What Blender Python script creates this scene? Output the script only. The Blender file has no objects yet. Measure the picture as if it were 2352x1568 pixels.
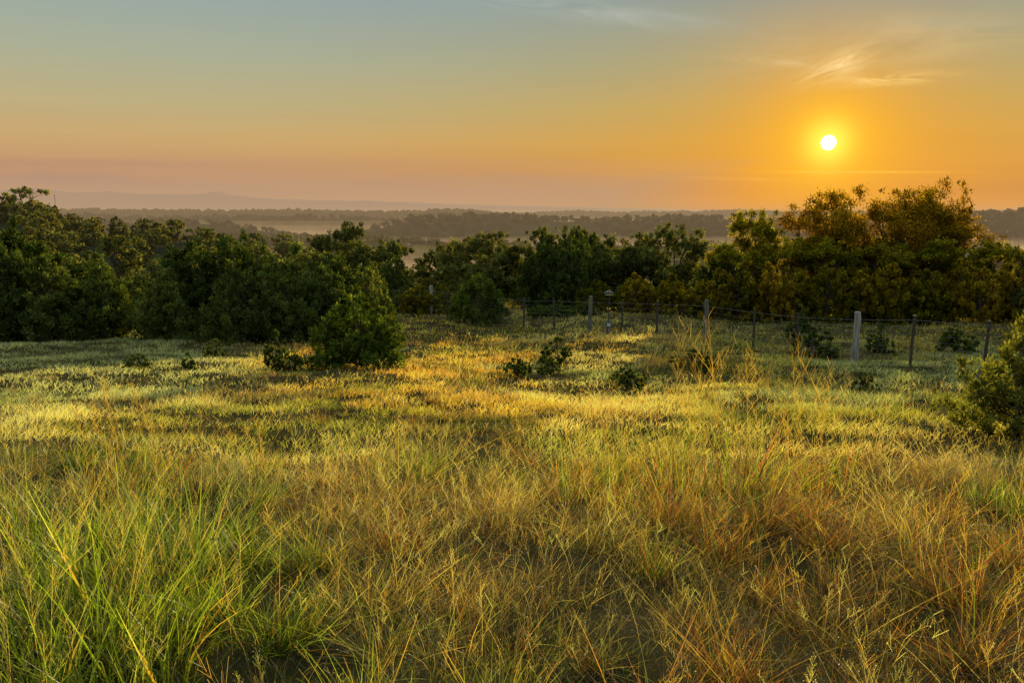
import bpy, math
import numpy as np
from mathutils import Vector, Matrix
R = np.random.default_rng(7)
sc = bpy.context.scene
COL = sc.collection
TH = math.radians(9.13); CT, ST = math.cos(TH), math.sin(TH)

# ------------------------------------------------------------------ noise / terrain
_tab = np.random.default_rng(3).random(65536)
def vn(x, y, s=1.0, seed=0):
    x = np.asarray(x, float)/s + 1000.3; y = np.asarray(y, float)/s + 1000.7
    xi = np.floor(x).astype(np.int64); yi = np.floor(y).astype(np.int64)
    fx = x-xi; fy = y-yi
    fx = fx*fx*(3-2*fx); fy = fy*fy*(3-2*fy)
    def h(a, b):
        return _tab[((a*73856093) ^ (b*19349663) ^ (seed*83492791)) & 65535]
    return (h(xi,yi)*(1-fx)+h(xi+1,yi)*fx)*(1-fy)+(h(xi,yi+1)*(1-fx)+h(xi+1,yi+1)*fx)*fy
def fbm(x, y, s, seed=0, o=4):
    a = 0; w = .5; t = 0
    for i in range(o):
        a = a + w*vn(x, y, s/(2**i), seed+i*11); t += w; w *= .5
    return a/t
def ss(a, b, x):
    t = np.clip((x-a)/(b-a), 0, 1); return t*t*(3-2*t)
PY = [-300,-50,0,5,10,16,24,34,42,55,80,120,200,350,600,900,30000]
PZ = [3,-1,-2.1,-2.45,-3.05,-3.75,-4.4,-5.05,-5.5,-6.3,-9.5,-16,-28,-42,-50,-54,-54]
def H(x, y):
    x = np.asarray(x, float); y = np.asarray(y, float)
    d = .05*np.abs(y)+.6
    z = (np.interp(y-d,PY,PZ)+2*np.interp(y,PY,PZ)+np.interp(y+d,PY,PZ))/4
    b = np.interp(x, [-400,-200,-96,-55,-30,-14,12], [22,21,18.5,14,10,4,0])
    sg = np.where(y<150, 40, 70)
    z = z + b*np.exp(-((y-150)/sg)**2/2)
    def ridge(yc, sy, top, x0, x1, fade, seed, wob):
        yc2 = yc + wob*(fbm(x, x*0, wob*6, seed, 3)-.5)*2
        a = ss(x0-fade, x0+fade, x)*(1-ss(x1-fade, x1+fade, x))
        return (top+54)*a*np.exp(-((y-yc2)/sy)**2/2)*(.72+.52*fbm(x, y, 320, seed+5, 3))
    far = ridge(560,70,-37,20,900,130,20,60)
    far = np.maximum(far, ridge(780,70,-33,-130,500,110,33,60))
    far = np.maximum(far, ridge(1250,110,-6,-230,950,120,21,120))
    far = np.maximum(far, ridge(1750,110,-9,500,3000,250,25,120))
    far = np.maximum(far, ridge(850,90,-25,-1200,-60,130,26,70))
    far = np.maximum(far, ridge(1200,80,-16,-1500,-330,160,35,80))
    far = np.maximum(far, ridge(1650,100,-6,-1500,-100,250,28,100))
    far = np.maximum(far, ridge(2400,170,5,-2600,150,350,22,200))
    far = np.maximum(far, ridge(3300,220,2,-200,4000,500,23,250))
    far = np.maximum(far, ridge(5200,500,3,-6000,7000,900,24,300))
    z = z + far*ss(250,480,y)
    z = z + ss(60,300,y)*(fbm(x,y,140,9,4)-.5)*5
    near = 1-ss(60,120,np.hypot(x,y))
    z = z + near*((fbm(x,y,2.6,2,3)-.5)*.26 + (fbm(x,y,8,5,2)-.5)*.60*ss(3,12,y))
    return z
def G(px, y):
    """bearing (photo column) and distance -> ground point"""
    z = float(H(0, y)); x = 0
    for _ in range(4):
        x = (px-1176)/1829*(CT*y - ST*z); z = float(H(x, y))
    return Vector((x, y, z))
def topz(py, y):
    v = (784-py)/1829; return y*(v*CT-ST)/(CT+v*ST)

# ------------------------------------------------------------------ mesh helper
def mk(name, V, F, mats, cols=None, smooth=False, midx=None):
    V = np.asarray(V, np.float32).reshape(-1,3); F = np.asarray(F, np.int32)
    k = F.shape[1]; m = len(F)
    me = bpy.data.meshes.new(name)
    me.vertices.add(len(V)); me.vertices.foreach_set('co', V.ravel())
    me.loops.add(m*k); me.loops.foreach_set('vertex_index', F.ravel())
    me.polygons.add(m)
    me.polygons.foreach_set('loop_start', np.arange(0, m*k, k, dtype=np.int32))
    me.polygons.foreach_set('loop_total', np.full(m, k, np.int32))
    if midx is not None: me.polygons.foreach_set('material_index', np.asarray(midx, np.int32))
    me.polygons.foreach_set('use_smooth', np.full(m, smooth, bool))
    me.update(calc_edges=True)
    if cols is not None:
        a = me.color_attributes.new('Col', 'FLOAT_COLOR', 'POINT')
        c = np.ones((len(V),4), np.float32); c[:,:3] = cols
        a.data.foreach_set('color', c.ravel())
    for mt in (mats if isinstance(mats, (list,tuple)) else [mats]): me.materials.append(mt)
    return me
def ob(name, me, loc=(0,0,0), rz=0, s=1, parent=None, **props):
    o = bpy.data.objects.new(name, me); COL.objects.link(o)
    o.location = loc; o.rotation_euler = (0,0,rz)
    o.scale = (s,s,s) if np.isscalar(s) else s
    if parent: o.parent = parent
    for k, v in props.items(): o[k] = v
    return o

# ------------------------------------------------------------------ materials
def mat(name):
    m = bpy.data.materials.new(name); m.use_nodes = True
    nt = m.node_tree; nt.nodes.clear()
    return m, nt, nt.nodes.new('ShaderNodeOutputMaterial')
def leafmat(name, trans=.5, tint=(1,1,1), tmul=(1.25,1.1,.55), gloss=0, var=.0):
    m, nt, out = mat(name); N = nt.nodes; L = nt.links
    at = N.new('ShaderNodeAttribute'); at.attribute_name = 'Col'
    mu = N.new('ShaderNodeMixRGB'); mu.blend_type='MULTIPLY'; mu.inputs[0].default_value=1
    L.new(at.outputs['Color'], mu.inputs[1]); mu.inputs[2].default_value=(*tint,1)
    col = mu.outputs[0]
    if var > 0:
        oi = N.new('ShaderNodeObjectInfo'); hs = N.new('ShaderNodeHueSaturation')
        mr = N.new('ShaderNodeMapRange'); mr.inputs[3].default_value=1-var; mr.inputs[4].default_value=1+var
        L.new(oi.outputs['Random'], mr.inputs[0]); L.new(mr.outputs[0], hs.inputs['Value'])
        mh = N.new('ShaderNodeMapRange'); mh.inputs[3].default_value=.5+var*.06; mh.inputs[4].default_value=.5-var*.06
        L.new(oi.outputs['Random'], mh.inputs[0]); L.new(mh.outputs[0], hs.inputs['Hue'])
        L.new(col, hs.inputs['Color']); col = hs.outputs[0]
    d = N.new('ShaderNodeBsdfDiffuse'); t = N.new('ShaderNodeBsdfTranslucent')
    mt = N.new('ShaderNodeMixRGB'); mt.blend_type='MULTIPLY'; mt.inputs[0].default_value=1; mt.use_clamp=True
    L.new(col, mt.inputs[1]); mt.inputs[2].default_value=(*tmul,1)
    L.new(col, d.inputs[0]); L.new(mt.outputs[0], t.inputs[0])
    mx = N.new('ShaderNodeMixShader'); mx.inputs[0].default_value=trans
    L.new(d.outputs[0], mx.inputs[1]); L.new(t.outputs[0], mx.inputs[2])
    last = mx
    if gloss > 0:
        g = N.new('ShaderNodeBsdfGlossy'); g.inputs['Roughness'].default_value=.38
        m2 = N.new('ShaderNodeMixShader'); m2.inputs[0].default_value=gloss
        L.new(mx.outputs[0], m2.inputs[1]); L.new(g.outputs[0], m2.inputs[2]); last = m2
    L.new(last.outputs[0], out.inputs[0]); return m
def noisemat(name, c1, c2, scale, rough=.9, bump=.3, stretch=(1,1,1)):
    m, nt, out = mat(name); N = nt.nodes; L = nt.links
    tc = N.new('ShaderNodeTexCoord'); mp = N.new('ShaderNodeMapping'); mp.inputs['Scale'].default_value=stretch
    L.new(tc.outputs['Object'], mp.inputs[0])
    n = N.new('ShaderNodeTexNoise'); n.inputs['Scale'].default_value=scale; n.inputs['Detail'].default_value=8
    L.new(mp.outputs[0], n.inputs['Vector'])
    r = N.new('ShaderNodeValToRGB'); r.color_ramp.elements[0].position=.35; r.color_ramp.elements[1].position=.65
    r.color_ramp.elements[0].color=(*c1,1); r.color_ramp.elements[1].color=(*c2,1)
    L.new(n.outputs[0], r.inputs[0])
    p = N.new('ShaderNodeBsdfPrincipled'); p.inputs['Roughness'].default_value=rough
    p.inputs['Specular IOR Level'].default_value=.2
    L.new(r.outputs[0], p.inputs['Base Color'])
    b = N.new('ShaderNodeBump'); b.inputs['Strength'].default_value=bump
    L.new(n.outputs[0], b.inputs['Height']); L.new(b.outputs[0], p.inputs['Normal'])
    L.new(p.outputs[0], out.inputs[0]); return m
M_grass = leafmat('grass_blades', .72, tmul=(2.1,1.8,.58), gloss=.04)
M_jun = leafmat('juniper_foliage', .42, tmul=(1.8,1.5,.35), var=.30)
M_bush = leafmat('bush_juniper_foliage', .48, tmul=(2.0,1.7,.3), var=.1)
M_oak = leafmat('oak_foliage', .45, tmul=(1.8,1.4,.35), var=.28)
M_elm_sunglow = leafmat('sunglow_tinted_elm_foliage', .60, tint=(1.5,1.35,.55), tmul=(2.4,1.7,.25), var=.25)  # warm tint on yellow-green leaves stands in for sun glow
M_oak_sunglow = leafmat('sunglow_tinted_oak_foliage', .60, tint=(1.7,1.3,.45), tmul=(3.0,1.7,.2), var=.25)  # bronze tint stands in for the orange sun glow over these oaks
M_shrub_sunglow = leafmat('sunglow_tinted_shrub_foliage', .60, tint=(1.6,1.3,.5), tmul=(2.6,1.6,.25), var=.4)  # gold tint puts the low sun's glow into the shrub colour
M_bark = noisemat('bark', (.035,.026,.018), (.11,.085,.06), 14, stretch=(1,1,.2))
M_wood = noisemat('weathered_wood', (.15,.135,.115), (.42,.38,.33), 14, stretch=(1,1,.08))
M_dwood = noisemat('dark_weathered_wood', (.07,.075,.06), (.17,.165,.13), 18, stretch=(1,1,.08))
M_steel = noisemat('rusty_painted_steel', (.03,.035,.025), (.09,.06,.04), 30, rough=.6)
M_wire = noisemat('galvanised_wire', (.09,.085,.08), (.18,.16,.14), 30, rough=.5)
M_hazy_hill = noisemat('haze_tinted_hill', (.21,.165,.16), (.26,.205,.185), .002, bump=0)  # pale pinkish base colour carries the tint of the haze

# ground material: thatch near, wooded green further off
m, nt, out = mat('ground_thatch'); N = nt.nodes; L = nt.links
geo = N.new('ShaderNodeNewGeometry')
def nz(scale, det=6):
    n = N.new('ShaderNodeTexNoise'); n.inputs['Scale'].default_value=scale; n.inputs['Detail'].default_value=det
    L.new(geo.outputs['Position'], n.inputs['Vector']); return n
n1 = nz(1.3); n2 = nz(.012); n3 = nz(14)
r1 = N.new('ShaderNodeValToRGB'); e = r1.color_ramp.elements
e[0].position=.3; e[0].color=(.018,.020,.008,1); e[1].position=.7; e[1].color=(.10,.072,.026,1)
L.new(n1.outputs[0], r1.inputs[0])
r2 = N.new('ShaderNodeValToRGB'); e = r2.color_ramp.elements
e[0].position=.55; e[0].color=(.022,.032,.014,1); e[1].position=.70; e[1].color=(.06,.065,.03,1)
L.new(n2.outputs[0], r2.inputs[0])
sx = N.new('ShaderNodeSeparateXYZ'); L.new(geo.outputs['Position'], sx.inputs[0])
mr = N.new('ShaderNodeMapRange'); mr.inputs[1].default_value=60; mr.inputs[2].default_value=110
L.new(sx.outputs[1], mr.inputs[0])
mxc = N.new('ShaderNodeMixRGB'); L.new(mr.outputs[0], mxc.inputs[0]); L.new(r1.outputs[0], mxc.inputs[1]); L.new(r2.outputs[0], mxc.inputs[2])
df = N.new('ShaderNodeBsdfDiffuse'); L.new(mxc.outputs[0], df.inputs[0])
bp = N.new('ShaderNodeBump'); bp.inputs['Strength'].default_value=.6; bp.inputs['Distance'].default_value=.05
L.new(n3.outputs[0], bp.inputs['Height']); L.new(bp.outputs[0], df.inputs['Normal'])
L.new(df.outputs[0], out.inputs[0]); M_ground = m

# ------------------------------------------------------------------ terrain sheet
def axis(lo, hi, n, k):
    a = math.asinh(lo/k); b = math.asinh(hi/k); return k*np.sinh(np.linspace(a, b, n))
xs = axis(-26000, 26000, 460, 14); ys = axis(-200, 30000, 600, 22)
X, Y = np.meshgrid(xs, ys); Z = H(X, Y)
nx, ny = len(xs), len(ys)
I = np.arange(nx*ny).reshape(ny, nx)
F = np.stack([I[:-1,:-1], I[:-1,1:], I[1:,1:], I[1:,:-1]], -1).reshape(-1,4)
ob('ground', mk('ground', np.stack([X,Y,Z],-1), F, M_ground, smooth=True), kind='structure')

# far hazy mountains
def hills(name, y0, prof, depth, seed, mt):
    hx = np.linspace(prof[0][0], prof[-1][0], 500)
    u = [p[0] for p in prof]; hh = [p[1] for p in prof]
    top = np.interp(hx, u, hh)*(.93+.14*fbm(hx, hx*0, 900, seed, 5)) + 14*(fbm(hx, hx*0+9, 260, seed, 3)-.5)
    rows = []
    for t in np.linspace(-1, 1, 17):
        w = math.cos(t*math.pi/2)**1.3 if abs(t) < 1 else 0
        zz = -60 + (top+60)*w*(.9+.2*fbm(hx, hx*0+t*4000, 1500, seed+3, 3) if abs(t) > .01 else 1)
        rows.append(np.stack([hx, hx*0+y0+t*depth, zz], -1))
    V = np.stack(rows); nr, nc = V.shape[:2]; I = np.arange(nr*nc).reshape(nr,nc)
    F = np.stack([I[:-1,:-1], I[:-1,1:], I[1:,1:], I[1:,:-1]], -1).reshape(-1,4)
    ob(name, mk(name, V, F, mt, smooth=True), kind='structure')
def hp(px, py, d): return ((px-1176)/1829*d, (490-py)/1829*d)
hills('hills', 14000, [hp(-900,470,14000), hp(-300,445,14000), hp(0,441,14000), hp(90,436,14000), hp(180,443,14000), hp(260,441,14000), hp(330,448,14000), hp(450,449,14000), hp(485,446,14000), hp(512,439,14000), hp(540,448,14000), hp(620,456,14000), hp(800,461,14000), hp(1000,467,14000), hp(1300,476,14000), hp(1480,480,14000), hp(1700,486,14000), hp(2300,488,14000), hp(3000,488,14000)], 1500, 40, M_hazy_hill)

# ------------------------------------------------------------------ mist (absorbing air; its emission stands in for scattered sunlight)
def mistmat(name, L0, c, cd=None):
    m, nt, out = mat(name); N = nt.nodes; L = nt.links
    a = N.new('ShaderNodeVolumeAbsorption'); a.inputs['Color'].default_value=(0,0,0,1); a.inputs['Density'].default_value=1/L0
    em = N.new('ShaderNodeEmission'); em.inputs[0].default_value=(*c,1); em.inputs[1].default_value=1/L0
    ad = N.new('ShaderNodeAddShader'); L.new(a.outputs[0], ad.inputs[0]); L.new(em.outputs[0], ad.inputs[1])
    L.new(ad.outputs[0], out.inputs['Volume']); return m
def box(name, x0,x1,y0,y1,z0,z1, mt, label):
    V = [(x,y,z) for z in (z0,z1) for y in (y0,y1) for x in (x0,x1)]
    F = [(0,2,3,1),(4,5,7,6),(0,1,5,4),(2,6,7,3),(0,4,6,2),(1,3,7,5)]
    ob(name, mk(name, V, F, mt), kind='stuff', label=label)
box('mist', -22000,22000, 70,12400, -200, 14, mistmat('thin_haze', 4200, (.52,.35,.19)), 'thin golden morning haze over the wooded hills')
LV='pale golden mist lying in the valley'
box('valley_mist', -3000,3000, 330,1230, -190, -40, mistmat('valley_mist', 300, (.84,.55,.25)), LV)
box('valley_mist', -3010,3010, 325,1235, -191, -32, mistmat('valley_mist', 700, (.80,.51,.23)), LV)
box('valley_mist', -5000,5000, 1240,5000, -190, -30, mistmat('far_valley_mist', 800, (.78,.50,.23)), LV)
box('valley_mist', -5010,5010, 1239,5005, -191, -21, mistmat('far_valley_mist', 1500, (.78,.50,.23)), LV)
box('valley_mist', -5020,5020, 1238,5008, -192, -13, mistmat('far_valley_mist', 2800, (.78,.50,.23)), LV)
box('far_haze', -16000,1500, 5010,12395, 14.5, 340, mistmat('far_haze', 5800, (.52,.33,.20)), 'pink haze veiling the far hills')

# ------------------------------------------------------------------ strips (blades)
def nrm(a): return a/np.maximum(np.linalg.norm(a, axis=-1, keepdims=True), 1e-6)
class Acc:
    def __init__(s): s.V=[]; s.F=[]; s.C=[]; s.n=0
    def strip(s, base, d, Ln, bend, w, segs, c0, c1, rng, tip=.12, flat=None):
        n = len(base); t = np.linspace(0,1,segs+1)
        Ln = np.broadcast_to(Ln,(n,)); w = np.broadcast_to(w,(n,))
        P = base[:,None,:] + d[:,None,:]*(Ln[:,None,None]*t[None,:,None]) + bend[:,None,:]*(Ln[:,None,None]*(t**2)[None,:,None])
        r = rng.normal(size=(n,3))
        wd = nrm(np.cross(nrm(d), r))
        ww = w[:,None]*np.clip(1-t**1.6,tip,1)[None,:]
        off = wd[:,None,:]*ww[:,:,None]*.5
        V = np.stack([P-off, P+off], 2).reshape(-1,3)
        b = s.n + (np.arange(n)*(segs+1)*2)[:,None] + (np.arange(segs)*2)[None,:]
        F = np.stack([b, b+1, b+3, b+2], -1).reshape(-1,4)
        C = (c0[:,None,:]*(1-t)[None,:,None] + c1[:,None,:]*t[None,:,None])
        C = np.repeat(C[:,:,None,:], 2, 2).reshape(-1,3)
        s.V.append(V.astype(np.float32)); s.F.append(F); s.C.append(C.astype(np.float32)); s.n += len(V)
        return P
    def quads(s, p, a, b, C):
        n = len(p)
        V = np.stack([p-a, p-b, p+a, p+b], 1).reshape(-1,3)
        F = s.n + np.arange(n*4).reshape(-1,4)
        s.V.append(V.astype(np.float32)); s.F.append(F); s.C.append(np.repeat(C,4,0).astype(np.float32)); s.n += len(V)
    def mesh(s, name, mt): return mk(name, np.concatenate(s.V), np.concatenate(s.F), mt, np.concatenate(s.C))
GOLD=np.array([.54,.38,.095]); STRAW=np.array([.68,.56,.28]); GREEN=np.array([.09,.145,.024]); LIME=np.array([.21,.31,.035])
RUST=np.array([.27,.105,.032]); BROWN=np.array([.13,.07,.028]); SAGE=np.array([.36,.43,.31]); DARK=np.array([.04,.055,.015]); ORANGE=np.array([.42,.22,.055])
def mixc(a, b, t): return a*(1-t[:,None]) + b*t[:,None]

# ------------------------------------------------------------------ meadow grass (ground cover)
def meadow():
    A = Acc(); r = np.random.default_rng(11)
    bands = [(2.2,5,800,.005,.20,3),(5,9,700,.0065,.18,3),(9,16,520,.010,.150,2),(16,30,210,.017,.125,2),(30,62,62,.032,.13,2)]
    for y0,y1,dens,w,h,segs in bands:
        W = .70*y1+1.5; n = int(dens*2*W*(y1-y0))
        x = r.uniform(-W,W,n); y = r.uniform(y0,y1,n)
        k = np.abs(x) < .70*y+1.5; x=x[k]; y=y[k]
        cl = fbm(x,y,.7,31,3); k = r.random(len(x)) < np.clip((cl-.28)*4,.15,1); x=x[k]; y=y[k]; n=len(x)
        big = fbm(x,y,6,33,3); mid = fbm(x,y,2.4,35,3); cl = fbm(x,y,.7,31,3)
        z = H(x,y)-.02
        g1 = ss(.38,.52,big+.25*(mid-.5))
        base = mixc(np.tile(GOLD,(n,1)), STRAW, g1)
        base = mixc(base, ORANGE, ss(.54,.66,mid)*.55)
        u = x/(y+1e-3)
        green = ss(.43,.34,mid)*.75
        green = np.maximum(green, ss(-.15,-.35,u)*ss(8,6,y)*.9)
        green = np.maximum(green, ss(.12,.30,u)*ss(9,13,y)*.75*(.4+.9*big))
        green = np.maximum(green, ss(28,38,y)*.45)
        green = np.maximum(green, ss(9,6,y)*.40)
        base = mixc(base, mixc(np.tile(GREEN,(n,1)), LIME, r.random(n)**1.3), np.clip(green,0,1))
        sg = ss(-.30,-.44,u+.16*(big-.5))*ss(12,16,y)*(1-ss(34,40,y))
        sg = np.maximum(sg, ss(.52,.60,fbm(x,y,3.4,37,2))*.7*ss(5,9,y)*(1-ss(25,33,y)))
        base = mixc(base, SAGE, sg*.85)
        rs = ss(.15,.4,u)*ss(12,8,y)*.6
        base = mixc(base, RUST, rs*r.random(n)**.5)
        dk = ss(.60,.70,fbm(x,y,2.8,39,3))*.75
        base = mixc(base, DARK*1.3, dk)
        base = base*(.55+.8*r.random(n))[:,None]*(.65+.7*cl)[:,None]
        if y0 < 9: base = base*(.42 if y0 < 5 else .55)  # near cover darkened: shade of the gaps between tussocks put into colour
        hh = h*(.35+1.3*cl)*(.5+.9*r.random(n))*(.55+1.0*mid)
        a = r.uniform(0,2*np.pi,n); o = np.stack([np.cos(a),np.sin(a),0*a],-1)
        wind = np.array([.12,-.05,0])
        d = nrm(np.array([0,0,1.]) + o*(.6*r.random(n))[:,None] + wind)
        b = o*(.5*r.random(n))[:,None] + np.array([0,0,-.22])
        P = np.stack([x,y,z],-1)
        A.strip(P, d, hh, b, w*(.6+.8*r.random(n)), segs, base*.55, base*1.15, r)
        q = r.random(n) < (.009 if y0 < 9 else .022 if y0 < 16 else .045); q &= (sg<.5)
        m = q.sum()
        if m:
            P2=P[q]; c = mixc(np.tile(ORANGE,(m,1)), STRAW, r.random(m))
            L2 = h*(1.5+1.5*r.random(m))*(.5+1.0*mid[q]); d2=nrm(np.array([0,0,1.])+o[q]*.22+wind*.8); b2=o[q]*.22
            A.strip(P2, d2, L2, b2, w*.38, 3, c*.7, c, r)
            nb = 5 if y0 < 9 else 3
            for j in range(nb):
                t = .6+.38*r.random(m)
                pt = P2 + d2*(L2*t)[:,None] + b2*(L2*t*t)[:,None]
                aa = r.uniform(0,6.28,m); oo=np.stack([np.cos(aa),np.sin(aa),0*aa],-1)
                A.strip(pt, nrm(d2*.9+oo*.6), L2*.18, oo*.1, w*.4, 1, c, c*1.25, r, tip=.7)
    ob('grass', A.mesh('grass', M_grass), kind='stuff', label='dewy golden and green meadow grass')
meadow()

# ------------------------------------------------------------------ tussocks
def tussock(name, seed, n, Rb, h0, h1, spread, pal, w, pan=0, panc=STRAW, segs=4, droop=.3, panh=1.4, mess=.15, dew_glint=120, pw=.0018):
    r = np.random.default_rng(seed); A = Acc()
    nsub = 5; sa=r.uniform(0,6.28,nsub); sr=Rb*.7*r.random(nsub); si=r.integers(0,nsub,n); hs=.65+.5*r.random(nsub)
    a = r.uniform(0,6.283,n); rr = Rb*np.sqrt(r.random(n))*.75
    o = np.stack([np.cos(a),np.sin(a),0*a],-1)
    P = o*rr[:,None] + np.stack([np.cos(sa)*sr,np.sin(sa)*sr,0*sa],-1)[si]; P[:,2] = -.06
    a2 = a + r.normal(0,.8,n); o2 = np.stack([np.cos(a2),np.sin(a2),0*a2],-1)
    lean = r.normal(0,.16,2)
    sp = spread*(rr/Rb)*(.2+1.1*r.random(n))
    d = nrm(np.array([lean[0]+.06,lean[1],1.])+o2*sp[:,None]+r.normal(0,mess,(n,3))); b = o2*(.4*r.random(n)**1.5*spread/.5)[:,None]+r.normal(0,mess*.8,(n,3))+np.array([0,0,-1])*(droop*r.random(n))[:,None]
    hh = (h0+(h1-h0)*r.random(n)**1.3)*hs[si]
    ci = r.choice(len(pal), n, p=np.array([p[1] for p in pal])/sum(p[1] for p in pal))
    c = np.array([p[0] for p in pal])[ci]*(.3+1.2*r.random(n))[:,None]
    P4 = A.strip(P, d, hh, b, w*(.4+1.1*r.random(n)), segs, mixc(c*.15, BROWN*.2, np.full(n,.4)), c*1.3, r)  # blade bases darkened: shade inside the tussock put into the colour
    if dew_glint:  # small near-white quads painted as glints on dewdrops
        k = r.integers(0,n,dew_glint); pp = P4[k, r.integers(2,segs+1,dew_glint)]
        A.quads(pp, nrm(r.normal(size=(dew_glint,3)))*.0036, nrm(r.normal(size=(dew_glint,3)))*.0034, np.tile([.95,.92,.85],(dew_glint,1)))
    if pan:
        m = pan; i = r.choice(n, m); P2=P[i]; L2=h1*panh*(.65+.5*r.random(m)); 
        aa = r.uniform(0,6.28,m); oo=np.stack([np.cos(aa),np.sin(aa),0*aa],-1)
        d2 = nrm(np.array([.12,0,1.])+oo*.38*spread/.5*r.random((m,1))); b2 = oo*.3*r.random((m,1))+np.array([.08,0,-.10])
        c = np.tile(panc,(m,1))*(.5+.6*r.random(m))[:,None]
        A.strip(P2, d2, L2, b2, max(w*.35,.003), 6, c*.5, c, r, tip=.4)
        nb = 16
        for j in range(nb):
            t = .60+.40*(j+r.random(m))/nb
            pt = P2 + d2*(L2*t)[:,None] + b2*(L2*t*t)[:,None]
            aa = r.uniform(0,6.28,m); q=np.stack([np.cos(aa),np.sin(aa),0*aa],-1)
            dd = nrm(d2+q*.45); l = L2*.12*(1.25-t)/.6
            A.strip(pt, dd, l, q*.15, pw, 2, c, c*1.1, r, tip=.6)
            for kk in (.6,1.0):
                pp = pt + dd*(l*kk)[:,None]; s = .0032
                A.quads(pp, nrm(r.normal(size=(m,3)))*s, nrm(r.normal(size=(m,3)))*s*.6, c*1.35)
    return A.mesh(name, M_grass)
T = {}
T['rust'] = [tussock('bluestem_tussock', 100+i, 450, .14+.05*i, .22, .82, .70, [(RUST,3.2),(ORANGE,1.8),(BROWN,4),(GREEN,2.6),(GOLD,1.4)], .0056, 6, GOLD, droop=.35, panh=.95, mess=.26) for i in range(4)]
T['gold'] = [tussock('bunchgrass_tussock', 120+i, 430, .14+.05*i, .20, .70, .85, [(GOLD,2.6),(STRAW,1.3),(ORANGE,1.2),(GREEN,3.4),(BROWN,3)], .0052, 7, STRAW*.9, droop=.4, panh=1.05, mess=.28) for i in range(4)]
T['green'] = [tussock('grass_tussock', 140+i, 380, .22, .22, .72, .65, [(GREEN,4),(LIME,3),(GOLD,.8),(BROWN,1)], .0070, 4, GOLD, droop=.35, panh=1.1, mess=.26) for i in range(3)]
T['messy'] = [tussock('bunchgrass_tussock', 150+i, 640, .42, .15, .58, .75, [(GOLD,2),(STRAW,2),(ORANGE,1.2),(GREEN,3),(BROWN,3.5),(RUST,1.4)], .0042, 7, STRAW*.85, droop=.5, panh=1.15, mess=.45, dew_glint=320) for i in range(4)]
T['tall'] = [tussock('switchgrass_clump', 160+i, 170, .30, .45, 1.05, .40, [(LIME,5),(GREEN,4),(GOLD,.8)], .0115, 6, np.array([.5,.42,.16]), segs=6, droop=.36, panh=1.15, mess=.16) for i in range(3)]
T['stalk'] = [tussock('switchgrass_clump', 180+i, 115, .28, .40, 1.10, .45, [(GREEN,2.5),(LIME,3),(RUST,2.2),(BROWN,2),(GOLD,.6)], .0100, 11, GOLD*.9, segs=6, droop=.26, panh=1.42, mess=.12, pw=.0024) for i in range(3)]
LAB = {'rust':'rust-brown bluestem tussock with pale dewy seed stems','gold':'golden bunchgrass tussock arching over the meadow','green':'green grass tussock with straw-coloured tips','messy':'tangled dewy bunchgrass of straw, rust and green stems',
       'tall':'tall bright green switchgrass clump with broad arching blades','stalk':'tall thin switchgrass clump with feathery gold seed heads'}
def putT(kind, x, y, s):
    me = T[kind][int(R.integers(len(T[kind])))]
    nm = {'rust':'bluestem_tussock','gold':'bunchgrass_tussock','messy':'bunchgrass_tussock','green':'grass_tussock','tall':'switchgrass_clump','stalk':'switchgrass_clump'}[kind]
    ob(nm, me, (x,y,float(H(x,y))), R.uniform(0,6.28), (s*R.uniform(.85,1.2), s*R.uniform(.85,1.2), s*R.uniform(.8,1.15)),
       label=LAB[kind], category='grass', group='grass tussocks in the meadow')
placed = []
for px, y, k, s in [(60,3.9,'tall',.85),(170,4.3,'tall',.95),(290,4.2,'tall',.95),(380,4.7,'tall',.9),(240,5.0,'tall',1.0),(430,5.3,'tall',.85),(110,5.0,'tall',.9),(20,4.6,'tall',.8),(480,4.3,'tall',.7),(330,3.4,'tall',.7),(120,3.3,'tall',.7),
        (340,3.8,'tall',.85),(200,3.7,'tall',.85),(30,3.2,'tall',.65),(180,5.8,'tall',.85),(320,6.0,'tall',.85),(50,5.8,'tall',.8),(560,5.4,'green',.9),
        (300,7.4,'stalk',.85),(380,7.9,'stalk',.85),(450,7.2,'stalk',.75),(600,8.0,'stalk',.7),(220,6.8,'stalk',.8),
        (1330,7.0,'stalk',.8),(1440,6.6,'stalk',.85),(1560,7.2,'stalk',1.0),(1680,7.0,'stalk',1.08),(1800,7.3,'stalk',1.0),(1880,7.5,'stalk',.95),(1400,7.6,'tall',.65),(1740,6.0,'rust',1.0),(1560,6.0,'rust',.95),(1850,6.2,'rust',.9),(1660,5.4,'rust',.9),
        (2260,7.0,'tall',.65),(2330,6.6,'tall',.65),(1130,3.2,'tall',.5),(870,3.2,'tall',.5),(1500,5.0,'stalk',.6)]:
    p = G(px, y); putT(k, p.x, p.y, s); placed.append((p.x,p.y))
def scatter(n, y0, y1, dmin, fn):
    c = 0; t = 0
    while c < n and t < n*60:
        t += 1
        y = math.sqrt(R.uniform(y0*y0, y1*y1)); x = R.uniform(-1,1)*(.68*y+.6)
        if any((x-a)**2+(y-b)**2 < dmin*dmin for a,b in placed): continue
        k, s = fn(x, y, x/y)
        placed.append((x,y)); putT(k, x, y, s); c += 1
def f1(x,y,u):
    q = R.random(); g = R.random()
    if u < -.26: return ('green' if q < .5 else 'messy' if q < .8 else 'gold', R.uniform(.45,.85))
    if g < .42: return 'messy', R.uniform(.6,1.05)
    if u < .0: return ('gold' if q < .45 else 'rust' if q < .75 else 'green', R.uniform(.45,.95))
    if u < .3: return ('rust' if q < .5 else 'gold' if q < .85 else 'green', R.uniform(.5,.95))
    return ('rust' if q < .6 else 'gold', R.uniform(.55,1.0))
scatter(98, 3.0, 8.8, .53, f1)
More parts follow.
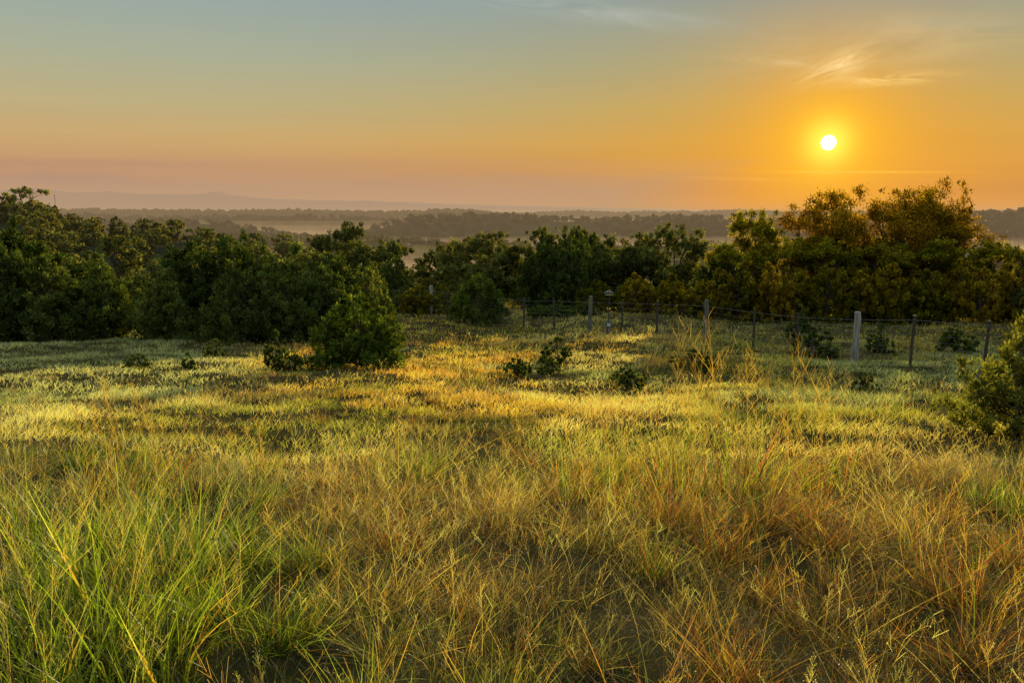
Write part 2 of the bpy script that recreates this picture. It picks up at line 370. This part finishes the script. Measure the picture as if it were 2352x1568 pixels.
def f2(x,y,u):
    q = R.random(); s = R.uniform(.3,.55)
    if q < .35: return 'gold', s
    if q < .6: return 'green', s
    if q < .8: return 'messy', s
    return 'rust', s
scatter(50, 8.8, 18, 1.1, f2)

# ------------------------------------------------------------------ trees
def tubes(paths, sides=7):
    V=[];F=[];n=0
    for pts, rad in paths:
        pts = np.array(pts,float); m=len(pts)
        tg = np.gradient(pts, axis=0); tg = nrm(tg)
        ref = np.array([1,0,0.]) if abs(tg[0][0])<.8 else np.array([0,1,0.])
        a = nrm(np.cross(tg, ref)); b = np.cross(tg, a)
        th = np.linspace(0,2*np.pi,sides,endpoint=False)
        ring = pts[:,None,:] + (a[:,None,:]*np.cos(th)[None,:,None]+b[:,None,:]*np.sin(th)[None,:,None])*np.array(rad)[:,None,None]
        V.append(ring.reshape(-1,3))
        for i in range(m-1):
            for j in range(sides):
                F.append((n+i*sides+j, n+i*sides+(j+1)%sides, n+(i+1)*sides+(j+1)%sides, n+(i+1)*sides+j))
        n += m*sides
    return np.concatenate(V), np.array(F)
def limb(p0, p1, r0, r1, r, wob=.08, n=7):
    t = np.linspace(0,1,n)[:,None]; p0=np.array(p0,float); p1=np.array(p1,float)
    L = np.linalg.norm(p1-p0)
    P = p0*(1-t)+p1*t + np.array([0,0,1])*np.sin(t*np.pi)*(-.06*L) + r.normal(0,wob*L*.35,(n,3))*np.sin(t*np.pi)
    return P, r0+(r1-r0)*t[:,0]**.8
def tree_mesh(kind, seed, Ht, Rc, nleaf, ll, lw, col, nclump=110, crad=1.0, rag=.12):
    r = np.random.default_rng(seed)
    cs=[]; rad=[]
    if kind in ('jun','bush'):
        if kind=='bush':
            spires=[(0,0,1.0,.66)]
            for i in range(r.integers(9,12)):
                a=r.uniform(0,6.28); q=r.uniform(.35,.72); spires.append((math.cos(a)*q*Rc, math.sin(a)*q*Rc, r.uniform(.7,1.0)*(1.12-.52*q), r.uniform(.28,.46)))
            ex_=2.3
        else:
            spires=[(0,0,r.uniform(.88,1.0),.66)]
            for i in range(r.integers(10,14)):
                a=r.uniform(0,6.28); q=r.uniform(.30,.76); spires.append((math.cos(a)*q*Rc, math.sin(a)*q*Rc, r.uniform(.55,1.0)*(1.1-.5*q), r.uniform(.28,.5)))
            spires[1+r.integers(3)] = (spires[1][0]*.6, spires[1][1]*.6, 1.0, .30)
            ex_=2.5
        for i in range(nclump):
            s = spires[r.integers(len(spires))] if r.random()>.15 else spires[0]
            t = r.random()**.9; zz = .03+t*.97
            prof = (min(1,.75+zz*1.6) if zz<.16 else 1)*max(0,1-zz**ex_)**.75+.03
            a=r.uniform(0,6.28); q = r.uniform(.4,1.08)
            if r.random()<.12: q*=1.28
            cs.append((s[0]*(1-.12*zz)+math.cos(a)*prof*s[3]*Rc*q, s[1]*(1-.12*zz)+math.sin(a)*prof*s[3]*Rc*q, zz*s[2]*Ht*.97)); rad.append(crad*Ht*r.uniform(.018,.058)*(1.15-.4*zz))
        up=.7; el=1.4
    else:
        lobes=[(0,0,.72,.62)]
        for i in range(r.integers(8,12)):
            a=r.uniform(0,6.28); q=r.uniform(.35,.72); lobes.append((math.cos(a)*q, math.sin(a)*q, r.uniform(.30,.84), r.uniform(.26,.42)))
        for i in range(5):
            a=r.uniform(0,6.28); q=r.uniform(.3,.75); lobes.append((math.cos(a)*q, math.sin(a)*q, r.uniform(.12,.30), r.uniform(.30,.42)))
        for i in range(nclump):
            l=lobes[r.integers(len(lobes))]; dv=nrm(r.normal(size=3)); 
            if dv[2]<-.2: dv[2]*=-.5
            q=r.uniform(.4,1.15)*l[3]
            z=(l[2]+dv[2]*q*.62)*Ht
            z=min(max(z,.05*Ht),Ht*.97)
            cs.append(((l[0]+dv[0]*q)*Rc,(l[1]+dv[1]*q)*Rc,z)); rad.append(crad*Ht*r.uniform(.022,.066))
        up=.35; el=.9
    cs=np.array(cs); rad=np.array(rad)
    ci=r.choice(len(cs),nleaf,p=rad**1.7/np.sum(rad**1.7))
    dv=nrm(r.normal(size=(nleaf,3)))
    q=r.random(nleaf)**.5
    q=np.where(r.random(nleaf)<rag, q*1.7, q)
    p=cs[ci]+dv*(rad[ci]*q)[:,None]*np.array([1,1,el])
    p[:,2]=np.maximum(p[:,2],.02*Ht)
    ax=nrm(dv*1.0+np.array([0,0,up])+r.normal(0,.4,(nleaf,3)))
    bx=nrm(np.cross(ax,r.normal(size=(nleaf,3))))
    s=(.6+.8*r.random(nleaf))[:,None]
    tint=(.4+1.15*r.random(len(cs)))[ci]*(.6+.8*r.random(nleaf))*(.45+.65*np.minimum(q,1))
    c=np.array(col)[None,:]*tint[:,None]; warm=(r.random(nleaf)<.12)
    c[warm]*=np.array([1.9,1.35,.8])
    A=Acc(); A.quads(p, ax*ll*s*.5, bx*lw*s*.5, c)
    paths=[]
    if kind!='oak':
        for k in range(3):
            a=r.uniform(0,6.28); q=.12*Rc
            paths.append(limb((math.cos(a)*.05,math.sin(a)*.05,-.1),(math.cos(a)*q,math.sin(a)*q,Ht*r.uniform(.6,.8)),.035*Ht*.6,.004*Ht,r))
        for k in r.choice(len(cs),min(30,len(cs)),replace=False):
            c1=cs[k]; paths.append(limb((c1[0]*.05,c1[1]*.05,c1[2]*.55),c1,.009*Ht,.002*Ht,r))
    else:
        top=np.array([r.normal(0,.06)*Rc,r.normal(0,.06)*Rc,Ht*.30])
        P,rr=limb((0,0,-.15),top,.040*Ht,.028*Ht,r,.05); rr[0]*=1.35; paths.append((P,rr))
        for l in lobes:
            e=np.array([l[0]*Rc*.8,l[1]*Rc*.8,l[2]*Ht*.95]); paths.append(limb(top,e,.016*Ht,.006*Ht,r,.14))
            near=np.argsort(np.linalg.norm(cs-e,axis=1))[:6]
            for k in near: paths.append(limb(e*.75+top*.25,cs[k],.006*Ht,.0018*Ht,r,.14,5))
    tv,tf=tubes(paths,6)
    return A,tv,tf
TREES={}
def template(key, kind, mt, seeds, **kw):
    out=[]
    for s in seeds:
        A,tv,tf=tree_mesh(kind, s, **kw)
        out.append((A.mesh('crown',mt), mk('trunk',tv,tf,M_bark,smooth=True), kw['Ht'], kw['Rc']))
    TREES[key]=out
JC=(.082,.116,.034); OC=(.098,.124,.040)
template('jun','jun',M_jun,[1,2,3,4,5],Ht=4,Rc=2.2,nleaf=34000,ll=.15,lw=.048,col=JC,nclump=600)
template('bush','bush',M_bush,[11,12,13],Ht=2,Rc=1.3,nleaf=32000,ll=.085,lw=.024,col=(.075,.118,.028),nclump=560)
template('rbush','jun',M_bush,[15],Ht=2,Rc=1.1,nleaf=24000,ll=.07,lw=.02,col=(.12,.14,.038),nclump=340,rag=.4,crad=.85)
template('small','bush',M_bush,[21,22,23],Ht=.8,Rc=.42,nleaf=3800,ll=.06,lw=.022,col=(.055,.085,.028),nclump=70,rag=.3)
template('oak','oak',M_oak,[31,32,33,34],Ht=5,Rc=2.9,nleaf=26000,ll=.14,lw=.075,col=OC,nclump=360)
template('elm','oak',M_elm_sunglow,[41,42],Ht=6,Rc=2.4,nleaf=24000,ll=.14,lw=.075,col=(.095,.120,.038),nclump=330)
template('rust','oak',M_oak_sunglow,[51,52,53,54],Ht=7,Rc=3.0,nleaf=24000,ll=.14,lw=.075,col=(.095,.115,.038),nclump=380,rag=.25)  # oaks whose leaf tint imitates the sun's orange glow
template('shrub','bush',M_shrub_sunglow,[61,62,63],Ht=2.6,Rc=1.7,nleaf=18000,ll=.12,lw=.05,col=(.085,.115,.034),nclump=300)
NM={'jun':('juniper_tree','juniper','dense dark green juniper at the meadow edge','juniper trees'),
    'bush':('juniper_bush','juniper bush','rounded green juniper bush standing in golden grass','juniper bushes'),
    'rbush':('juniper_bush','juniper bush','ragged gold-tipped juniper bush beside the fence','juniper bushes'),
    'small':('juniper_seedling','shrub','small green juniper seedling in the grass','juniper seedlings'),
    'oak':('oak_tree','oak','spreading dark green live oak behind the fence','oak trees'),
    'elm':('elm_tree','elm','yellow-green elm behind the fence, leaves tinted warm for sun glow','elm trees'),
    'rust':('oak_tree','oak','tall backlit oak behind the fence, green leaves tinted bronze for sun glow','backlit oaks'),
    'shrub':('shrub','shrub','shrub at the foot of the trees, olive leaves tinted gold for sun glow','shrubs')}
cnt={}
def tree(key, px, tpy, y, w, label=None, dh=0):
    p=G(px,y); i=cnt.get(key,0); cnt[key]=i+1
    h=max(.45,(topz(tpy,y)-p.z)/1.02+dh)
    cm,tm,Ht,Rc=TREES[key][i%len(TREES[key])]
    sz=h/Ht; sx=w/(2*Rc*.95)
    nm,cat,lab,grp=NM[key]
    e=bpy.data.objects.new(nm,None); COL.objects.link(e); e.location=p; e.scale=(sx,sx,sz)
    e.rotation_euler=(0,0,R.uniform(0,6.28)); e.empty_display_size=.3
    e['label']=label or lab; e['category']=cat; e['group']=grp
    ob('trunk',tm,parent=e); ob('crown',cm,parent=e)
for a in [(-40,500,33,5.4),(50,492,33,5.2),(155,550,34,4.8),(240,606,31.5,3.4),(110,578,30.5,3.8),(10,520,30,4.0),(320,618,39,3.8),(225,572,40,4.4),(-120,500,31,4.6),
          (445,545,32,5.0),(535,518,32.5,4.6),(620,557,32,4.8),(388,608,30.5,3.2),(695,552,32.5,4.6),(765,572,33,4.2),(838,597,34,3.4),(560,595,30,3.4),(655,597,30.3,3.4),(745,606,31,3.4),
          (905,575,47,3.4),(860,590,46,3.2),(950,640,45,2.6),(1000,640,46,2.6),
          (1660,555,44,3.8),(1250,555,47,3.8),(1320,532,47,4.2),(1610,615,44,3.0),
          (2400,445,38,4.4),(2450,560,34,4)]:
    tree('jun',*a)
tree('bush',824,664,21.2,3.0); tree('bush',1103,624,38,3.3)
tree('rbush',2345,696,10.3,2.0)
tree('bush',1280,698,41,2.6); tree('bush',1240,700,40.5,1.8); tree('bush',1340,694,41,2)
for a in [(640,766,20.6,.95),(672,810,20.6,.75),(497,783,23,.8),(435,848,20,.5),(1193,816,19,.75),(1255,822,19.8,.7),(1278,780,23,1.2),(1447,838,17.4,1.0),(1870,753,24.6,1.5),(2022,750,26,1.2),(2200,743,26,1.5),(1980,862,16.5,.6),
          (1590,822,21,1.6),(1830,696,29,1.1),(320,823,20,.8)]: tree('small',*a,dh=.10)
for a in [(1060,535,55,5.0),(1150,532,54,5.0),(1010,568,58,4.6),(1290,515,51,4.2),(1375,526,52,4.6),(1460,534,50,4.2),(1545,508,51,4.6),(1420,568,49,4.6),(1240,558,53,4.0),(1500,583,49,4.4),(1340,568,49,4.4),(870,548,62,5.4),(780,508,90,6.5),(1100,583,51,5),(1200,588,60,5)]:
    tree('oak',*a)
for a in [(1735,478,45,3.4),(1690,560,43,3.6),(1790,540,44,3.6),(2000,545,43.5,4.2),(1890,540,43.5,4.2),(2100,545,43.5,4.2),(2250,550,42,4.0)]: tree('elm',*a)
for a in [(1862,434,46,5.0),(1985,422,47,5.4),(2085,428,46,5.4),(1925,460,45,4.8),(2035,455,45,4.8),(2160,402,46,3.0),(2200,490,45,4.6)]: tree('rust',*a)  # oaks with leaves tinted bronze for the orange sun glow
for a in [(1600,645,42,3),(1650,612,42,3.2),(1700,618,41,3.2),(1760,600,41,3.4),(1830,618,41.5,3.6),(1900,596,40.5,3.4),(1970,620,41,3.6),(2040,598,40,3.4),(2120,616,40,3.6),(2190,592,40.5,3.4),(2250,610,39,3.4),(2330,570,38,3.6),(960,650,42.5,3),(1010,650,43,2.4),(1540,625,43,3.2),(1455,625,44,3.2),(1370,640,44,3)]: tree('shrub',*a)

# hillside trees: single objects, too far to show their parts
hm=[]
for s in (71,72,73,74,75):
    A,tv,tf=tree_mesh('oak' if s<74 else 'jun', s, Ht=6, Rc=3.2 if s<74 else 2.4, nleaf=4200, ll=.36, lw=.24, col=(.13,.155,.05), nclump=110, crad=1.3)
    V=np.concatenate(A.V+[tv]); F=np.concatenate(A.F+[tf+A.n]); C=np.concatenate(A.C+[np.full((len(tv),3),.05)])
    hm.append(mk('hillside_tree',V,F,[M_oak,M_bark],C,midx=np.r_[np.zeros(A.n//4),np.ones(len(tf))]))
hp_=[]
def hill_tree(x,y,s):
    ob('hillside_tree',hm[int(R.integers(5))],(x,y,float(H(x,y))-.1),R.uniform(0,6.28),(s*R.uniform(.9,1.3),s*R.uniform(.9,1.3),s*R.uniform(.85,1.1)),
       label='dark green tree among many on the wooded hillside',category='tree',group='trees on the wooded hillside')
c=0
while c<285:
    y=math.sqrt(R.uniform(68**2,215**2)); u=R.uniform(-.72,.70)
    if u>-.02 and y>150: continue
    if u>.0 and R.random()<.5: continue
    x=u*y
    if any((x-a)**2+(y-b)**2<(3.2+y*.008)**2 for a,b in hp_): continue
    hp_.append((x,y)); hill_tree(x,y,R.uniform(.45,.85)*(1 if y>80 else .7)); c+=1
for px,y,s in [(55,150,1.2),(25,150,.9),(85,151,.85)]:
    p=G(px,y); hill_tree(p.x,p.y,s)

# distant woods: one mass
def woods():
    r=np.random.default_rng(5); A=Acc()
    n=4200; y=np.sqrt(r.uniform(190**2,950**2,n)); x=r.uniform(-.85,.85,n)*y
    k=fbm(x,y,60,50,3)>.36; x=x[k];y=y[k];n=len(x); z=H(x,y); s=r.uniform(2.6,4.6,n)
    m=55
    dv=nrm(r.normal(size=(n,m,3))); dv[...,2]=np.abs(dv[...,2])*1.1-.15
    p=np.stack([x,y,z+s*.75],-1)[:,None,:]+dv*(s[:,None,None]*(.65+.4*r.random((n,m,1))))
    p=p.reshape(-1,3); ax=nrm(r.normal(size=p.shape)); bx=nrm(np.cross(ax,r.normal(size=p.shape)))
    c=np.array([.06,.08,.028])*(.5+r.random((n,1,1)))*(.6+.8*r.random((n,m,1)))
    A.quads(p, ax*.85, bx*.6, c.reshape(-1,3))
    n=36000; y=np.sqrt(r.uniform(800**2,3800**2,n)); x=r.uniform(-.8,.8,n)*y
    k=fbm(x,y,160,52,3)>.26; x=x[k];y=y[k];n=len(x); z=H(x,y); s=r.uniform(3.5,7.0,n)*(1+y/8000)
    m=11
    dv=nrm(r.normal(size=(n,m,3))); dv[...,2]=np.abs(dv[...,2])
    p=(np.stack([x,y,z+s*.3],-1)[:,None,:]+dv*s[:,None,None]*.75).reshape(-1,3)
    ax=nrm(r.normal(size=p.shape)); bx=nrm(np.cross(ax,r.normal(size=p.shape))); S=np.repeat(s,m)[:,None]
    c=np.repeat(np.array([[.03,.036,.022]])*(.5+r.random((n,1))),m,0)
    A.quads(p, ax*S*.55, bx*S*.45, c)
    ob('woodland',A.mesh('woodland',M_oak),kind='stuff',label='distant wooded ridges rising from the mist')
woods()

# ------------------------------------------------------------------ fence
fence=bpy.data.objects.new('fence',None); COL.objects.link(fence)
fp=G(1961,23.2); fence.location=fp
fence['label']='wire mesh fence with weathered wooden and steel posts'; fence['category']='fence'
PO=[(885,46,'s'),(938,43.5,'s'),(989,42,'w'),(1029,40,'s'),(1203,36,'s'),(1273,35,'s'),(1355,33.2,'d'),(1427,32.1,'s'),(1508,30.7,'s'),(1620,28.8,'d'),(1730,26.8,'s'),(1830,25.1,'s'),(1961,23.2,'w'),(2090,21.7,'s'),(2257,20.0,'s'),(2480,18.0,'w')]
pts=[]
for i,(px,y,t) in enumerate(PO):
    p=G(px,y); pts.append(p); rr=np.random.default_rng(i+200)
    tilt=rr.normal(0,.02,2)
    if t=='s':
        h=1.42; V=[];F=[]
        for z in (-.3,h):
            for q in [(-.045,0),(.045,0),(.045,.008),(.006,.008),(.006,.05),(-.006,.05),(-.006,.008),(-.045,.008)]:
                V.append((q[0]+tilt[0]*z,q[1]+tilt[1]*z,z))
        F=[(j,(j+1)%8,8+(j+1)%8,8+j) for j in range(8)]
        V+= [(tilt[0]*h-.045,tilt[1]*h,h+.001),(tilt[0]*h+.045,tilt[1]*h,h+.001),(tilt[0]*h+.045,.05+tilt[1]*h,h+.001),(tilt[0]*h-.045,.05+tilt[1]*h,h+.001)]
        F.append((16,17,18,19))
        me=mk('steel_post',V,F,M_steel); nm='steel_post'
    else:
        h=1.52; zs=np.linspace(-.3,h,9); r0=.105 if t=='w' else .09
        P=np.stack([tilt[0]*zs+rr.normal(0,.009,9),tilt[1]*zs+rr.normal(0,.009,9),zs],-1)
        ra=r0*(1-.12*(zs/h))*(1+rr.normal(0,.05,9)); 
        P=np.vstack([P,P[-1]+[0,0,.012],P[-1]+[0,0,.015]]); ra=np.r_[ra,ra[-1]*.85,.002]
        v,f=tubes([(P,ra)],12)
        me=mk('wooden_post',v,f,M_wood if t=='w' else M_dwood,smooth=False); nm='wooden_post'
    o=ob(nm,me,p-fp,rr.uniform(0,.6),parent=fence)
paths=[]
for a,b in zip(pts[:-1],pts[1:]):
    a=np.array(a-fp);b=np.array(b-fp); L=np.linalg.norm(b-a); nrmv=np.array([0,-.09,0])
    for j,hz in enumerate([.08,.2,.33,.46,.6,.75,.92,1.1,1.30]):
        t=np.linspace(0,1,5)[:,None]; P=a*(1-t)+b*t+nrmv+[0,0,1]*(hz-.006*np.sin(t*np.pi))
        paths.append((P,np.full(5,.0028 if j<8 else .0055)))
    n=max(2,int(L/.32))
    for k in range(1,n):
        t=k/n; P0=a*(1-t)+b*t+nrmv
        paths.append((np.array([P0+[0,0,.08],P0+[0.003,0,.6],P0+[0,0,1.1]]),np.full(3,.0022)))
v,f=tubes(paths,3); ob('wire_mesh',mk('wire_mesh',v,f,M_wire),parent=fence)

# bird feeder on a pole beside the fence
p=G(1397,32.6); bf=bpy.data.objects.new('bird_feeder',None); COL.objects.link(bf); bf.location=p
bf['label']='dark hooded bird feeder on a thin pole beside the fence'; bf['category']='bird feeder'
v,f=tubes([(np.array([(0,0,-.2),(0,0,.8),(.01,0,1.62)]),[.022,.02,.018])],8); ob('pole',mk('pole',v,f,M_steel,smooth=True),parent=bf)
def bx(x0,x1,y0,y1,z0,z1,t=1):
    cx=(x0+x1)/2;cy=(y0+y1)/2
    V=[(cx+(x-cx)*(t if z==z1 else 1),cy+(y-cy)*(t if z==z1 else 1),z) for z in (z0,z1) for y in (y0,y1) for x in (x0,x1)]
    return np.array(V),np.array([(0,2,3,1),(4,5,7,6),(0,1,5,4),(2,6,7,3),(0,4,6,2),(1,3,7,5)])
def join(bs):
    V=[];F=[];n=0
    for v,f in bs: V.append(v);F.append(f+n);n+=len(v)
    return np.concatenate(V),np.concatenate(F)
v,f=bx(-.2,.2,-.15,.15,1.70,1.80,.35); ob('roof',mk('roof',v,f,M_dwood),parent=bf)
v,f=join([bx(-.17,.17,-.12,.12,1.60,1.625),bx(-.15,-.13,-.1,-.08,1.627,1.698),bx(.13,.15,-.1,-.08,1.627,1.698),bx(-.15,-.13,.08,.1,1.627,1.698),bx(.13,.15,.08,.1,1.627,1.698)])
ob('tray',mk('tray',v,f,M_dwood),parent=bf)
zs=[.02,.03,.55,.56]; v,f=tubes([(np.array([(0,0,z) for z in zs]),[.03,.1,.1,.03])],14); ob('predator_guard',mk('predator_guard',v,f,M_dwood,smooth=False),parent=bf)
v,f=bx(-.06,.06,-.112,-.104,.32,.47); ob('notice_plate',mk('notice_plate',v,f,noisemat('pale_plate',(.5,.5,.48),(.6,.6,.58),20)),parent=bf)

# far radio mast
p=G(133,1900); pth=[]; hh=44-p.z
for k in range(3):
    a=k*2.094; pth.append((np.array([(math.cos(a)*.9,math.sin(a)*.9,-8),(math.cos(a)*.6,math.sin(a)*.6,hh)]),[.22,.2]))
for j in range(30):
    a=(j%3)*2.094; b=((j+1)%3)*2.094; z0=j*hh/30; pth.append((np.array([(math.cos(a)*.8,math.sin(a)*.8,z0),(math.cos(b)*.8,math.sin(b)*.8,z0+hh/30)]),[.12,.12]))
v,f=tubes(pth,4); ob('radio_mast',mk('radio_mast',v,f,M_steel),p,label='thin steel lattice radio mast on a distant ridge',category='radio mast')

# ------------------------------------------------------------------ world
az, el = math.radians(21.16), math.radians(4.54)
S=Vector((math.sin(az)*math.cos(el),math.cos(az)*math.cos(el),math.sin(el)))
w=bpy.data.worlds.new('World'); sc.world=w; w.use_nodes=True; nt=w.node_tree; N=nt.nodes; L=nt.links; N.clear()
def M(op,a,b=None,c=None,clamp=False):
    n=N.new('ShaderNodeMath'); n.operation=op; n.use_clamp=clamp
    for i,v in enumerate((a,b,c)):
        if v is None: continue
        if isinstance(v,(int,float)): n.inputs[i].default_value=v
        else: L.new(v,n.inputs[i])
    return n.outputs[0]
def VM(op,a,b):
    n=N.new('ShaderNodeVectorMath'); n.operation=op
    for i,v in enumerate((a,b)):
        if isinstance(v,(tuple,Vector)): n.inputs[i].default_value=tuple(v)
        elif v is not None: L.new(v,n.inputs[i])
    return n
def MX(f,a,b,bt='MIX'):
    n=N.new('ShaderNodeMixRGB'); n.blend_type=bt
    for i,v in enumerate((f,a,b)):
        if isinstance(v,(int,float)): n.inputs[i].default_value=v
        elif isinstance(v,tuple): n.inputs[i].default_value=(*v,1)
        else: L.new(v,n.inputs[i])
    return n.outputs[0]
def lin(c): return tuple(((v/255)/12.92 if v/255<=.04045 else ((v/255+.055)/1.055)**2.4) for v in c)
tc=N.new('ShaderNodeTexCoord'); D=VM('NORMALIZE',tc.outputs['Generated'],None).outputs[0]
sp=N.new('ShaderNodeSeparateXYZ'); L.new(D,sp.inputs[0]); dx,dy,dz=sp.outputs
pos=M('MULTIPLY',dz,2.0,clamp=True)
def ramp(st):
    r=N.new('ShaderNodeValToRGB'); el_=r.color_ramp.elements
    for i,(p_,c_) in enumerate(st):
        if i<2: e_=el_[i]; e_.position=p_*2
        else: e_=el_.new(p_*2)
        e_.color=(*(lin(c_) if max(c_)>1.5 else c_),1)
    L.new(pos,r.inputs[0]); return r.outputs[0]
rl=ramp([(0,(232,184,130)),(.008,(212,162,122)),(.026,(184,142,114)),(.05,(196,148,110)),(.084,(202,168,114)),(.124,(188,175,132)),(.174,(170,175,150)),(.244,(150,168,168)),(.34,(.44,.56,.62)),(.5,(.52,.65,.74))])
rr_=ramp([(0,(238,162,74)),(.008,(228,152,60)),(.026,(212,142,54)),(.05,(216,150,50)),(.084,(210,156,60)),(.124,(194,160,82)),(.174,(170,159,114)),(.244,(140,152,144)),(.34,(.42,.49,.51)),(.5,(.52,.62,.68))])
hz=M('SQRT',M('ADD',M('MULTIPLY',dx,dx),M('MULTIPLY',dy,dy)))
ad=M('DIVIDE',M('ADD',M('MULTIPLY',dx,math.sin(az)),M('MULTIPLY',dy,math.cos(az))),M('MAXIMUM',hz,.01))
mf=M('EXPONENT',M('MULTIPLY',M('SUBTRACT',1.0,ad),-9.0))
sky=MX(mf,rl,rr_)
ns=N.new('ShaderNodeTexNoise'); ns.inputs['Scale'].default_value=1.0; ns.inputs['Detail'].default_value=3
vm=VM('MULTIPLY',D,(2.2,2.2,70)); L.new(vm.outputs[0],ns.inputs['Vector'])
bm=M('ADD',.86,M('MULTIPLY',ns.outputs[0],.28)); cbm=N.new('ShaderNodeCombineXYZ')
for i in range(3): L.new(bm,cbm.inputs[i])
lowm=M('EXPONENT',M('MULTIPLY',M('ABSOLUTE',dz),-12.0)); sky=MX(lowm,sky,MX(1.0,sky,cbm.outputs[0],'MULTIPLY'))
q=M('SUBTRACT',1.0,VM('DOT_PRODUCT',D,S).outputs['Value'])
def ex(s,k): return M('MULTIPLY',M('EXPONENT',M('DIVIDE',M('MULTIPLY',q,-1.0),s)),k)
sky=MX(ex(.008,.5),sky,lin((244,156,16)))
sky=MX(ex(.0020,.88),sky,(1.0,.48,.0))
sky=MX(1.0,sky,MX(ex(.00030,1.0),(0,0,0),(.55,.52,.08)),'ADD')
# wispy cirrus
X_=M('DIVIDE',dx,M('MAXIMUM',dy,.05)); Z_=M('DIVIDE',dz,M('MAXIMUM',dy,.05))
def cloud(cx,cz,sx_,sz_,rot,st,nscale,seed):
    a=M('SUBTRACT',X_,cx); b=M('SUBTRACT',Z_,cz)
    c_,s_=math.cos(rot),math.sin(rot)
    p1=M('ADD',M('MULTIPLY',a,c_),M('MULTIPLY',b,s_)); p2=M('SUBTRACT',M('MULTIPLY',b,c_),M('MULTIPLY',a,s_))
    g=M('EXPONENT',M('MULTIPLY',M('ADD',M('POWER',M('ABSOLUTE',M('DIVIDE',p1,sx_)),2.0),M('POWER',M('ABSOLUTE',M('DIVIDE',p2,sz_)),2.0)),-1.0))
    cb=N.new('ShaderNodeCombineXYZ'); L.new(M('MULTIPLY',p1,nscale),cb.inputs[0]); L.new(M('MULTIPLY',p2,nscale*6),cb.inputs[1]); cb.inputs[2].default_value=seed
    n=N.new('ShaderNodeTexNoise'); n.inputs['Scale'].default_value=1; n.inputs['Detail'].default_value=7; n.inputs['Roughness'].default_value=.62; n.inputs['Distortion'].default_value=.9
    L.new(cb.outputs[0],n.inputs['Vector'])
    mr=N.new('ShaderNodeMapRange'); mr.inputs[1].default_value=.36; mr.inputs[2].default_value=.68; L.new(n.outputs[0],mr.inputs[0])
    return M('MULTIPLY',M('MULTIPLY',g,mr.outputs[0]),st,clamp=True)
for args,colr in [((.392,.174,.035,.011,.42,1.8,14,1.),(254,216,140)),((.455,.160,.065,.006,.06,1.5,12,5.),(250,206,120)),((.10,.236,.14,.012,-.1,.6,7,9.),(186,192,182)),
        ((.33,.178,.06,.006,-.1,.6,12,13.),(224,196,135)),((.44,.20,.16,.03,.1,.45,6,17.),(226,194,135)),((.50,.225,.08,.008,-.05,.5,9,3.),(180,176,152)),
        ((.425,.0500,.085,.0014,0,1.9,5,21.),(255,196,64)),((.29,.0415,.05,.0016,-.02,.9,6,25.),(250,175,60)),((.16,.046,.06,.001,-.03,.5,6,29.),(240,175,80)),((.60,.038,.09,.001,-.02,.6,6,33.),(250,175,70)),
        ((-.62,.060,.35,.006,0,.9,3,41.),(172,138,122)),((-.45,.040,.45,.008,0,1.0,3,45.),(166,130,116)),((-.1,.062,.5,.004,0,.6,3,49.),(196,150,104))]:
    sky=MX(cloud(*args),sky,lin(colr))
disc=N.new('ShaderNodeMapRange'); disc.inputs[1].default_value=3.6e-5; disc.inputs[2].default_value=2.3e-5; L.new(q,disc.inputs[0])
sky=MX(disc.outputs[0],sky,(9,8.2,6))
ni=N.new('ShaderNodeTexSky'); ni.sky_type='NISHITA'; ni.sun_disc=False; ni.sun_elevation=el; ni.sun_rotation=az; ni.dust_density=2
bg=N.new('ShaderNodeBackground'); L.new(sky,bg.inputs[0]); bg.inputs[1].default_value=1
bg2=N.new('ShaderNodeBackground'); L.new(ni.outputs[0],bg2.inputs[0]); bg2.inputs[1].default_value=.002
add=N.new('ShaderNodeAddShader'); L.new(bg.outputs[0],add.inputs[0]); L.new(bg2.outputs[0],add.inputs[1])
wo=N.new('ShaderNodeOutputWorld'); L.new(add.outputs[0],wo.inputs[0])

sl=bpy.data.lights.new('sun','SUN'); sl.energy=5; sl.angle=math.radians(.6); sl.color=(1,.80,.40)
so=bpy.data.objects.new('sun',sl); COL.objects.link(so)
le=math.radians(7.8); sd=Vector((math.sin(az)*math.cos(le),math.cos(az)*math.cos(le),math.sin(le)))
so.rotation_euler=sd.to_track_quat('Z','Y').to_euler()

cam=bpy.data.cameras.new('camera'); cam.lens=28; cam.sensor_width=36; cam.clip_end=60000; cam.clip_start=.05
co=bpy.data.objects.new('camera',cam); COL.objects.link(co); co.rotation_euler=(math.radians(90)-TH,0,0); sc.camera=co
sc.view_settings.view_transform='Standard'; sc.view_settings.look='None'; sc.view_settings.exposure=0
